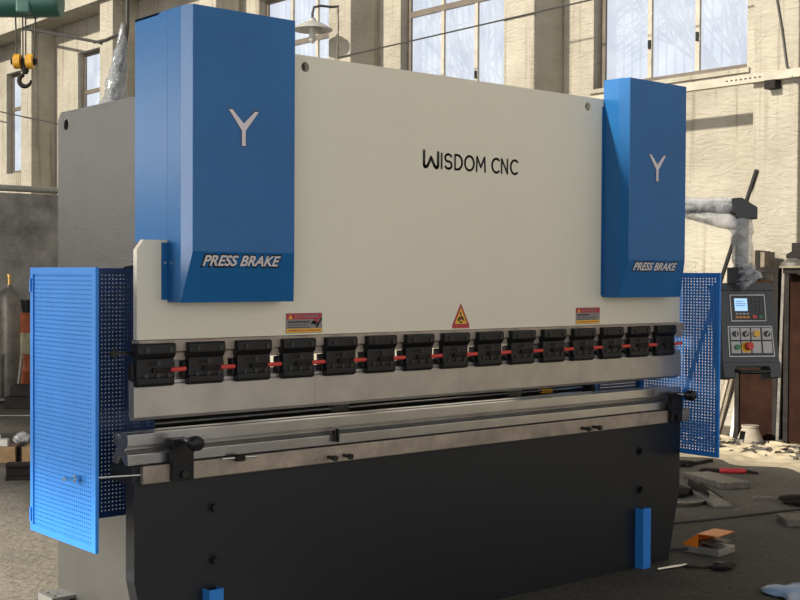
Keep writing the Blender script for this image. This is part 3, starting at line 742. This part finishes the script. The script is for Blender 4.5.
# big steel flat and red tool behind
tag(build(moved(MB().prism([(-.30, 0), (.30, 0), (.30, .040), (-.30, .052)], 1, -.12, .12), rotz(66, (5.78, 1.39, 0))), 'steel_block', 'scrapsteel', bevel=.006), 'long grey steel block lying flat on the floor near red-handled tool', 'steel block')
rt = thing('red_handled_tool', 'red-handled power tool lying on the floor at the edge of sunlight', 'tool', (6.25, 1.62, 0))
TM = rotz(-51, (6.27, 1.585, 0)) @ Matrix.Scale(.62, 4)
build(moved(MB().tube([(-.16, 0, .035), (-.15, 0, .035), (.17, 0, .035), (.18, 0, .035)], [.026, .034, .034, .026], 16), TM), 'tool_grip', 'redtool', rt, smooth=True)
build(moved(MB().tube([(-.42, .01, .022), (-.36, .01, .03), (-.16, 0, .032)], [.012, .030, .026], 12), TM), 'tool_head', 'darksteel', rt, smooth=True)
build(moved(MB().tube([(.18, 0, .032), (.30, -.01, .020), (.34, -.01, .012)], [.024, .017, .010], 12), TM), 'tool_tail', 'darksteel', rt, smooth=True)
tag(build(moved(MB().prism([(-.30, 0), (-.1, .04), (.10, .022), (.30, .026), (.32, 0)], 1, -.02, .02).box(-.12, -.05, -.06, .03, .0, .05), rotz(2, (6.36, 2.06, 0))), 'pry_bar', 'darksteel'), 'dark pointed steel bar lying on floor just below the right blue guard', 'bar')
# discs and angle offcuts beside the base
tag(build(moved(MB().lathe([(.05, 0), (.17, .004), (.185, .028), (.17, .03), (.05, .014), (.04, .02)], (0, 0, 0), 32), rotz(0, (4.86, 1.06, .0))), 'metal_disc', 'scrapsteel', smooth=True), 'flat grey metal disc half hidden behind right end of machine base', 'disc')
an = thing('angle_offcut', 'heap of bent grey angle-steel offcuts on floor beside the metal disc', 'scrap', (4.85, .80, 0))
build(moved(MB().prism([(-.24, 0), (.26, .02), (.27, .05), (.10, .06), (-.24, .02)], 1, -.07, .06), rotz(60, (5.03, .93, 0))), 'offcut_plate', 'scrapsteel', an, bevel=.004)
build(moved(MB().prism([(-.06, 0), (.06, 0), (.06, .008), (-.052, .008), (-.052, .05), (-.06, .05)], 1, -.15, .15), rotz(-25, (5.13, 1.03, .05)) @ Matrix.Rotation(R(10), 4, 'X')), 'offcut_angle', 'darksteel', an)
build(moved(chunk(9, 0, .10, .10, 1.2), rotz(20, (5.02, 1.17, 0))), 'offcut_lump', 'darksteel', an)
rg = thing('scrap_heap', 'small tangle of dark rag and wire on floor right of steel block', 'scrap', (5.45, .68, 0))
build(moved(chunk(11, 0, .095, .07, 1.1), rotz(-40, (5.46, .52, 0))), 'rag_lump', 'darksteel', rg)
build(moved(chunk(12, 0, .07, .05, 1.8), rotz(-50, (5.43, .41, 0))), 'rag_lump', 'darksteel', rg)
build(moved(MB().prism([(-.14, 0), (.10, 0), (.08, .015), (-.12, .02)], 1, -.05, .05), rotz(-50, (5.48, .70, 0))), 'loose_flake', 'scrapsteel', rg)
tag(build(moved(MB().prism([(-.30, 0), (.30, 0), (.31, .05), (-.30, .05)], 1, -.11, .11), rotz(-42, (4.98, -.03, 0))), 'steel_plate', 'scrapsteel', bevel=.006), 'thick dark steel plate on floor at right edge of the photo', 'steel plate')
sh = MB()
rnd = random.Random(5); gx = 14; gy = 10
for i in range(gx+1):
    for j in range(gy+1):
        x = -.27+.54*i/gx; y = -.2+.4*j/gy; e = max(0, 1-(x/.27)**2)*max(0, 1-(y/.2)**2)
        sh.v.append((x*(1+.1*math.sin(j)), y*(1+.12*math.sin(i*1.3)), .006+.055*e**.6*(1+.25*math.sin(3*i+j)*.5)+rnd.uniform(0, .006)))
for i in range(gx):
    for j in range(gy): k = i*(gy+1)+j; sh.f.append((k, k+1, k+gy+2, k+gy+1))
fo = build(moved(sh, rotz(-30, (3.30, -1.02, 0))), 'plastic_sheet', 'bluefilm', smooth=True)
so = fo.modifiers.new('thick', 'SOLIDIFY'); so.thickness = .003; so.offset = 1
tag(fo, 'crumpled pale blue plastic sheet on the floor at bottom right corner', 'plastic sheet')
# sandy dirt strip by the wall
sd = MB(); gx, gy = 40, 60
for i in range(gx+1):
    for j in range(gy+1):
        x = 6.75+1.25*i/gx; y = .6+4.6*j/gy; e = min(1, 3*i/gx)*min(1, 6*(1-j/gy), 6*j/gy+.001)
        sd.v.append((x+.10*math.sin(j*.7)*(1-i/gx), y, .004+.028*e*(1+.6*math.sin(i*1.1)*math.sin(j*.8))+rnd.uniform(0, .008)*e))
for i in range(gx):
    for j in range(gy): k = i*(gy+1)+j; sd.f.append((k, k+gy+1, k+gy+2, k+1))
so_ = build(sd, 'sandy_dirt', 'sand', smooth=True); so_['label'] = 'pale sandy dirt spread over the floor along the right wall'; so_['category'] = 'dirt'; so_['kind'] = 'stuff'
db = MB(); rnd = random.Random(21)
for _ in range(230):
    x = rnd.uniform(7.2, 7.98); y = rnd.uniform(1.3, 4.2); s_ = rnd.uniform(.012, .05)
    db.add([tuple(Matrix.Translation((x, y, .025)) @ Matrix.Rotation(rnd.uniform(0, 6), 4, 'Z') @ Vector((px_*s_*rnd.uniform(.8, 2.4), py_*s_*.7, pz_*s_*.9))) for px_, py_, pz_ in ((-1, -1, 0), (1, -1, 0), (1, 1, 0), (-1, 1, 0), (-.7, -.6, 1), (.6, -.7, .8), (.7, .6, 1.1), (-.5, .7, .7))],
           [(0, 3, 2, 1), (4, 5, 6, 7), (0, 1, 5, 4), (1, 2, 6, 5), (2, 3, 7, 6), (3, 0, 4, 7)])
do = build(db, 'rubble', 'scrapsteel'); do['label'] = 'loose rubble and metal bits scattered in front of the brown cabinets'; do['category'] = 'rubble'; do['kind'] = 'stuff'
# cone-shaped casting
cc = thing('cone_casting', 'pale cone-shaped casting standing on the sunlit dirt by brown cabinet', 'casting', (7.85, 2.47, .02))
build(MB().lathe([(.165, 0), (.165, .014), (.125, .02), (.074, .150), (.082, .154), (.082, .172), (.0, .172)], (7.85, 2.47, .02), 28), 'cone_body', 'cast', cc, smooth=True)
build(moved(MB().box(-.026, .026, -.010, .004, -.05, .045), Matrix.Translation((7.752, 2.485, .095)) @ Matrix.Rotation(R(-82), 4, 'Z') @ Matrix.Rotation(R(-21), 4, 'X')), 'cone_opening', 'hole_dark', cc)

# ------------------------------------------------------------------ cabinets and things along the right wall
def cabinet(y0, y1, x0, x1, zt, label):
    t = thing('steel_cabinet', label, 'cabinet', ((x0+x1)/2, (y0+y1)/2, 0), 'brown cabinets by the wall')
    fr = MB()
    for y in (y0, y1-.05): fr.box(x0, x0+.05, y, y+.05, 0, zt-.05).box(x1-.05, x1, y, y+.05, 0, zt-.05)
    build(fr, 'cabinet_frame', 'darksteel', t)
    build(MB().box(x0-.01, x1, y0-.01, y1+.01, zt-.05, zt), 'cabinet_top', 'darksteel', t)
    build(MB().box(x0+.02, x0+.035, y0+.05, y1-.05, .04, zt-.13), 'front_panel', 'rust', t)
    build(MB().box(x0+.05, x1-.05, y0+.015, y0+.03, .04, zt-.06).box(x0+.05, x1-.05, y1-.03, y1-.015, .04, zt-.06), 'side_panel', 'rust', t)
    return t
cabinet(2.345, 2.82, 8.10, 8.44, 1.70, 'brown steel cabinet behind the control box, with bundle of books on top')
cb2 = cabinet(1.50, 2.245, 8.05, 8.40, 1.69, 'dark brown steel cabinet at right edge carrying a wooden board and vice')
bd = build(MB().box(8.00, 8.44, 1.45, 2.27, 1.691, 1.71), 'wooden_board', 'greywood'); tag(bd, 'pale wooden board lying on top of the right-hand brown cabinet', 'board')
for i, (y, m_) in enumerate(((2.670, 'greywood'), (2.617, 'darksteel'), (2.566, 'greywood'))):
    o = build(moved(MB().box(-.09, .09, -.024, .022, 0, .165-.008*i), rotz(0, (8.26, y, 1.70))), 'ledger_book', m_)
    tag(o, ('leftmost of the three worn books standing on the brown cabinet', 'dark book between two grey books on the brown cabinet', 'rightmost of the three worn books standing on brown cabinet')[i], 'book', 'worn books on the brown cabinet')
vs_ = thing('bench_vice', 'dark cast bench vice standing on the wooden board at right edge', 'vice', (8.2, 2.20, 1.71))
build(MB().lathe([(.14, 0), (.14, .03), (.10, .05), (.07, .075), (.0, .075)], (8.2, 2.22, 1.71), 20), 'vice_base', 'scrapsteel', vs_, smooth=True)
build(MB().prism([(2.29, 1.785), (2.12, 1.785), (2.06, 1.83), (2.06, 1.93), (2.23, 1.93), (2.23, 1.85), (2.29, 1.82)], 0, 8.14, 8.26), 'vice_jaw', 'darksteel', vs_, bevel=.006)
# lengths leaning at the wall
def lean(p, q, w_, t_, name, m_, label, cat):
    p = Vector(p); q = Vector(q); d = (q-p).normalized(); s_ = Vector((0, 1, 0)); s_ = (s_-d*s_.dot(d)).normalized(); n_ = d.cross(s_)
    vs = [P_+s_*a_*w_/2+n_*b_*t_/2 for P_ in (p, q) for a_, b_ in ((-1, -1), (1, -1), (1, 1), (-1, 1))]
    return tag(build(MB().add(vs, [(0, 1, 2, 3), (4, 7, 6, 5), (0, 4, 5, 1), (1, 5, 6, 2), (2, 6, 7, 3), (3, 7, 4, 0)]), name, m_), label, cat)
lean((8.12, 3.06, .03), (8.43, 2.92, 1.10), .13, .03, 'leaning_plank', 'greywood', 'broad grey plank leaning behind the control box, left of the white post', 'plank')
lean((8.02, 3.00, .03), (8.30, 2.915, 1.0), .03, .03, 'leaning_batten', 'cast', 'narrow pale batten leaning between the grey plank and white post', 'batten')
lean((8.14, 2.872, .0), (8.44, 2.862, 1.35), .035, .03, 'white_post', 'white_card', 'thin white post standing upright left of the brown cabinet', 'post')
lean((8.435, 3.80, .0), (8.452, 2.826, 2.68), .03, .03, 'black_bar', 'black', 'long black bar leaning diagonally against the bright plaster column', 'bar')
lean((8.04, 2.29, .0), (8.12, 2.29, 1.72), .03, .03, 'steel_stake', 'scrapsteel', 'light steel stake standing between the two brown cabinets', 'stake')
# channel rail along the columns, with brackets
rl = thing('channel_rail', 'cream steel channel running along the right wall below the windows', 'rail', (8.43, 2.5, 3.6))
rail = MB(); rail.prism([(8.38, 3.545), (8.46, 3.545), (8.46, 3.553), (8.388, 3.553), (8.388, 3.622), (8.46, 3.622), (8.46, 3.63), (8.38, 3.63)], 1, -6, 5.9)
build(rail, 'channel', 'channel', rl)
build(MB().box(8.36, 8.47, 2.57, 2.69, 3.46, 3.545), 'rail_bracket', 'darksteel', rl)
hl = MB()
for i in range(8): hl.box(8.378, 8.381, 2.74+i*.055, 2.765+i*.055, 3.583, 3.597)
build(hl, 'rail_slots', 'black_ink', rl)['kind'] = 'stuff'
tag(build(MB().tube([(8.455, 2.655, 4.9), (8.455, 2.62, 4.35), (8.455, 2.56, 4.05), (8.455, 2.50, 3.67), (8.36, 2.35, 3.50), (8.36, 2.0, 3.3)], .011, 6), 'wall_wire', 'wire', smooth=True), 'dark wire hanging down the plaster column at the right edge', 'wire')
# hanging lamp on its bracket at the third window
lm = thing('wall_lamp', 'enamel shade lamp on a curved bracket at the middle window', 'lamp', (8.47, 9.75, 5.4))
build(MB().tube([(8.47, 9.72, 5.42), (8.36, 9.74, 5.40), (8.20, 9.78, 5.40), (8.10, 9.80, 5.37), (8.08, 9.81, 5.28), (8.08, 9.81, 5.20)], .018, 10), 'lamp_arm', 'wire', lm, smooth=True)
build(MB().lathe([(.045, 5.21), (.06, 5.17), (.12, 5.15), (.20, 5.11), (.29, 5.05), (.285, 5.045), (.19, 5.095), (.05, 5.14)], (8.08, 9.81, 0), 28), 'lamp_shade', 'lamp_enamel', lm, smooth=True)
build(MB().lathe([(.02, 4.86), (.05, 4.90), (.045, 4.97), (.055, 5.05), (.05, 5.12)], (8.08, 9.81, 0), 16), 'lamp_bulb', 'lamp_enamel', lm, smooth=True)
build(MB().cyl((8.455, 9.72, 3.6), (8.455, 9.72, 5.42), .012, n=8), 'lamp_conduit', 'channel', lm, smooth=True)
# wires across the hall
def sagw(p, q, sag, name, label, r=.012):
    p = Vector(p); q = Vector(q); pts = []
    for i in range(17):
        f = i/16; s_ = p.lerp(q, f); s_.z -= sag*4*f*(1-f); pts.append(s_)
    return tag(build(MB().tube(pts, r, 6), name, 'wire', smooth=True), label, 'wire')
sagw((8.455, 2.60, 4.76), (8.455, 9.70, 4.69), .0, 'overhead_wire', 'thin wire crossing in front of the two large windows above the ram', .010)
sagw((8.455, 24.0, 7.5), (8.455, 16.9, 5.90), .0, 'overhead_cable', 'dark cable stretched behind the crane hook at upper left', .030)
sagw((8.459, 23.9, 5.50), (8.459, 16.9, 4.22), .0, 'overhead_wire', 'thin lower wire left of the grey side frame', .014)
tag(build(MB().tube([(8.455, 17.2, 5.95), (8.455, 16.75, 5.93), (8.455, 16.45, 5.95), (8.47, 16.3, 5.96)], .028, 8), 'wire_anchor', 'wire', smooth=True), 'short dark anchor rod fixed to the column left of blue cover', 'anchor')
# plastic film hanging on a pipe beside the column
pf = thing('hanging_film', 'clear plastic film hanging down a pipe behind grey side frame', 'plastic film', (8.40, 16.2, 3.5))
build(MB().tube([(8.42, 15.86, 9.0), (8.42, 15.84, 6.0), (8.40, 15.95, 5.5), (8.38, 16.30, 4.95), (8.36, 16.55, 4.2)], .035, 8), 'film_pipe', 'wire', pf, smooth=True)
build(crumple([(8.34, 15.86, 6.1), (8.34, 15.90, 5.7), (8.34, 15.98, 5.4), (8.33, 16.08, 5.0), (8.33, 16.2, 4.6), (8.33, 16.3, 4.1)], [.03, .10, .14, .19, .24, .28], 22, .10, 8), 'film', 'film_hang', pf, smooth=True)

# crane hoist with its ropes and hook block
ch_ = thing('crane_hoist', 'dark green hoist drum at the top left with ropes and hook block', 'crane hoist', (5.2, 13.0, 5.5))
hd_ = Vector((.7608, -.6490, 0)); hp = Vector((5.24, 12.97, 5.56))
build(MB().tube([hp-hd_*1.2, hp+hd_*.47, hp+hd_*.52, hp+hd_*.535], [.24, .24, .22, .10], 28), 'hoist_drum', 'hoist_green', ch_, smooth=True)
build(moved(MB().box(-.09, .12, -.24, .24, -.22, .28), Matrix.Translation(hp+hd_*.02) @ Matrix.Rotation(math.atan2(hd_.y, hd_.x), 4, 'Z')), 'hoist_frame', 'hoist_green', ch_, bevel=.03)
for s_ in (-.14, -.035, .01, .155):
    p = hp+hd_*s_
    q = hp+hd_*(s_*.85)
    build(MB().cyl((q.x, q.y, 4.72), (p.x, p.y, 5.4), .011, n=6), 'hoist_rope', 'wire', ch_, smooth=True)
hb = hp-Vector((0, 0, .88))
for s_ in (-.105, .075):
    p = hb+hd_*s_
    build(MB().tube([p-hd_*.055, p-hd_*.045, p+hd_*.045, p+hd_*.055], [.085, .108, .108, .085], 22), 'hook_sheave', 'hook_yellow', ch_, smooth=True)
    build(MB().tube([p-hd_*.062, p+hd_*.062], .06, 16), 'sheave_hub', 'darksteel', ch_, smooth=True)
build(MB().tube([hb-hd_*.2, hb+hd_*.17], .045, 12).tube([hb+Vector((0, 0, .02)), hb-Vector((0, 0, .14)), hb-Vector((0, 0, .18))], [.06, .055, .035], 12), 'hook_trunnion', 'darksteel', ch_, smooth=True)
hk = []
hc = hb-Vector((0, 0, .275))
for i in range(15):
    a_ = R(100+ i*19); hk.append(hc+hd_*(.085*math.cos(a_))+Vector((0, 0, .085*math.sin(a_))))
build(MB().tube(hk, [.026]+[.034]*9+[.030, .026, .022, .017, .010], 12), 'crane_hook', 'darksteel', ch_, smooth=True)

# ------------------------------------------------------------------ things in the left background
gc = thing('gas_cylinder', 'tall dark gas cylinder standing in front of the grey cement wall', 'gas cylinder', (3.25, 9.45, 0))
gp = (3.955, 10.52, 0)
ORG[gc.name] = gp; gc.location = gp
build(MB().lathe([(.125, 0), (.132, .02), (.132, 1.25), (.122, 1.33), (.095, 1.38), (.05, 1.415), (.042, 1.42), (.042, 1.46), (.0, 1.46)], gp, 28), 'cylinder_body', 'cylinder', gc, smooth=True)
build(MB().cyl((gp[0], gp[1], 1.455), (gp[0], gp[1], 1.56), .018, n=12).cyl((gp[0]-.03, gp[1], 1.51), (gp[0]+.05, gp[1], 1.51), .012, n=10).cyl((gp[0], gp[1], 1.56), (gp[0], gp[1], 1.59), .028, n=12), 'cylinder_valve', 'brass', gc, smooth=True)
ct = thing('cylinder_trolley', 'low tubular trolley with round feet around the dark gas cylinder', 'trolley', (3.95, 10.4, 0))
im = Vector((.766, -.642, 0)); fw_ = Vector((-.642, -.766, 0)); g0 = Vector(gp)
def gpt(a_, b_, z): p = g0+im*a_+fw_*b_; return (p.x, p.y, z)
build(MB().tube([gpt(-.07, .20, .62), gpt(-.08, .20, .10), gpt(-.04, .22, .05)], .02, 10), 'trolley_tube', 'scrapsteel', ct, smooth=True)
build(MB().tube([gpt(.20, .14, .60), gpt(.16, .16, .20), gpt(.12, .18, .09), gpt(.02, .22, .05), gpt(-.25, .25, .05)], .022, 10), 'trolley_tube', 'scrapsteel', ct, smooth=True)
build(MB().box(gp[0]-.20, gp[0]+.24, gp[1]-.10, gp[1]+.22, .015, .05).v and MB().lathe([(.19, 0), (.20, .02), (.19, .045), (.13, .045), (.13, .01)], (gp[0], gp[1], .012), 24), 'trolley_base', 'darksteel', ct, smooth=True)
for a_, b_ in ((.07, .27), (-.2, .25)):
    bm_ = MB(); p = gpt(a_, b_, .035)
    bm_.lathe([(.005, -.034), (.024, -.025), (.034, 0), (.024, .025), (.005, .034)], p, 14)
    build(bm_, 'trolley_foot', 'scrapsteel', ct, smooth=True)
# orange drum with cream band
dc = (4.39, 10.88, .07)
dr = thing('orange_drum', 'orange ribbed drum with a cream band, right of the gas cylinder', 'drum', dc)
tag(build(MB().box(4.15, 4.75, 10.70, 11.15, 0, .069), 'dark_pallet', 'darksteel', bevel=.01), 'low dark pallet on the floor carrying the orange drum', 'pallet')
build(MB().lathe([(.16, .0), (.16, .02), (.155, .26), (.163, .28), (.155, .30), (.155, .56), (.163, .58), (.155, .60), (.155, 1.0), (.163, 1.02), (.145, 1.03), (.0, 1.03)], dc, 32), 'drum_shell', 'drum', dr, smooth=True)
build(MB().lathe([(.157, .50), (.1645, .505), (.1645, .77), (.157, .775)], dc, 32), 'drum_band', 'drum_label', dr, smooth=True)
bn = tag(build(MB().lathe([(.10, .0), (.12, .15), (.13, .15), (.13, .165), (.11, .165), (.09, .02), (.0, .02)], (dc[0], dc[1], .071+1.03), 24), 'black_bucket', 'panel_black', smooth=True), 'black bucket standing on top of the orange drum', 'bucket')
tag(build(moved(MB().box(-.42, .35, -.18, .18, 0, .14).box(-.36, .3, -.14, .14, .14, .27), rotz(-40, (4.05, 9.72, 0))), 'dark_toolbox', 'darksteel', bevel=.01), 'dark steel box on the floor in front of the orange drum', 'box')
tag(build(moved(MB().box(-.45, .25, -.018, .018, .012, .014).box(-.62, -.5, -.02, .02, .012, .014), rotz(-36, (3.45, 9.05, -.011))), 'white_strip', 'white_card'), 'thin white strip lying on the floor before the gas cylinder', 'strip')
wb = thing('wooden_crate', 'small weathered wooden crate at the left edge behind blue guard', 'crate', (2.05, 5.80, 0))
WM = rotz(-38, (2.02, 5.82, 0))
build(moved(MB().box(-.30, .02, -.10, .10, 0, .135), WM), 'crate_end', 'wood', wb, bevel=.004)
build(moved(MB().box(.07, .40, -.09, .12, 0, .135), WM), 'crate_end', 'wood', wb, bevel=.004)
build(moved(MB().box(.02, .07, -.06, .10, 0, .14), WM), 'crate_post', 'darksteel', wb)
tag(build(moved(MB().box(-.055, .045, -.05, .05, 0, .06).box(-.05, -.02, -.04, .04, .06, .09), rotz(-30, (1.92, 5.86, .1355))), 'white_carton', 'white_card', bevel=.006), 'white carton standing on the wooden crate at left edge', 'carton')
tag(build(moved(crumple([(0, 0, .006), (.02, 0, .035), (.06, .0, .055), (.11, 0, .03)], [.03, .036, .045, .03], 14, .12, 15), rotz(-38, (2.015, 5.82, .16))), 'crumpled_film', 'wrap', smooth=True), 'crumpled clear film on the wooden crate beside the white carton', 'plastic film')
tag(build(moved(MB().prism([(-.075, 0), (.075, 0), (.075, .025), (.03, .035), (.03, .095), (.075, .105), (.075, .125), (-.075, .125), (-.075, .105), (-.03, .095), (-.03, .035), (-.075, .025)], 0, -.10, .30), rotz(-30, (1.66, 4.92, 0))), 'steel_beam_offcut', 'darksteel', bevel=.004), 'short dark I-section steel offcut left of the blue guard', 'steel offcut')
tag(build(moved(MB().box(-.06, .10, -.05, .05, 0, .045), rotz(-38, (1.90, 5.13, 0))) , 'white_box', 'white_card', bevel=.004), 'small white box behind the dark I-section steel offcut', 'box')

# ------------------------------------------------------------------ light
W_ = bpy.data.worlds.new('daylight'); S.world = W_; W_.use_nodes = True
bgn = W_.node_tree.nodes['Background']; bgn.inputs['Strength'].default_value = 1.0
nt_ = W_.node_tree; tcw = nt_.nodes.new('ShaderNodeTexCoord'); sx = nt_.nodes.new('ShaderNodeSeparateXYZ'); rw = nt_.nodes.new('ShaderNodeValToRGB')
rw.color_ramp.elements[0].position = 0.; rw.color_ramp.elements[0].color = (1.35, 1.33, 1.30, 1)
rw.color_ramp.elements[1].position = .6; rw.color_ramp.elements[1].color = (.16, .19, .24, 1)
nt_.links.new(tcw.outputs['Generated'], sx.inputs[0]); nt_.links.new(sx.outputs['Z'], rw.inputs['Fac']); nt_.links.new(rw.outputs['Color'], bgn.inputs['Color'])
sun = bpy.data.lights.new('sun', 'SUN'); sun.energy = 4.6; sun.color = (1, .92, .80); sun.angle = R(2.0)
so2 = bpy.data.objects.new('sun', sun); COL.objects.link(so2)
el, az = R(28), R(-10)
d = Vector((math.cos(el)*math.cos(az), math.cos(el)*math.sin(az), -math.sin(el)))
so2.rotation_euler = d.to_track_quat('-Z', 'Y').to_euler()
def daylight(name, y0, y1, z0, z1, rad):
    # added area lamp filling a made-up left-wall opening as if with daylight
    dl = bpy.data.lights.new(name, 'AREA'); dl.shape = 'RECTANGLE'; dl.size = y1-y0; dl.size_y = z1-z0; dl.energy = rad*math.pi*(y1-y0)*(z1-z0); dl.color = (1, .95, .87)
    o = bpy.data.objects.new(name, dl); COL.objects.link(o)
    o.location = (-7.2, (y0+y1)/2, (z0+z1)/2); o.rotation_euler = Vector((1, 0, 0)).to_track_quat('-Z', 'Z').to_euler()
daylight('added_doorway_fill', .3, 8.6, .1, 4.6, 8.0)
daylight('added_doorway_fill', -12.5, -5.0, .1, 4.6, 1.3)
for a, b, z0, z1 in op[2:]: daylight('window_daylight', a, b, z0, z1, 10.0)

# ------------------------------------------------------------------ camera
cam = bpy.data.cameras.new('camera'); co = bpy.data.objects.new('camera', cam); COL.objects.link(co); S.camera = co
yaw, pit, rol, f_ = R(40.5263), R(-1.131), R(.2984), 1239.28
F = Vector((math.sin(yaw)*math.cos(pit), math.cos(yaw)*math.cos(pit), math.sin(pit)))
Rt = Vector((math.cos(yaw), -math.sin(yaw), 0)); U = Rt.cross(F)
R2 = math.cos(rol)*Rt+math.sin(rol)*U; U2 = -math.sin(rol)*Rt+math.cos(rol)*U
co.matrix_world = Matrix(((R2.x, U2.x, -F.x, -2.3464), (R2.y, U2.y, -F.y, -4.3149), (R2.z, U2.z, -F.z, 1.6), (0, 0, 0, 1)))
cam.sensor_fit = 'HORIZONTAL'; cam.sensor_width = 36; cam.lens = f_/800*36; cam.clip_end = 200
S.view_settings.view_transform = 'Standard'; S.view_settings.look = 'None'; S.view_settings.gamma = 1; S.view_settings.use_curve_mapping = False
S.view_settings.exposure = 0.36
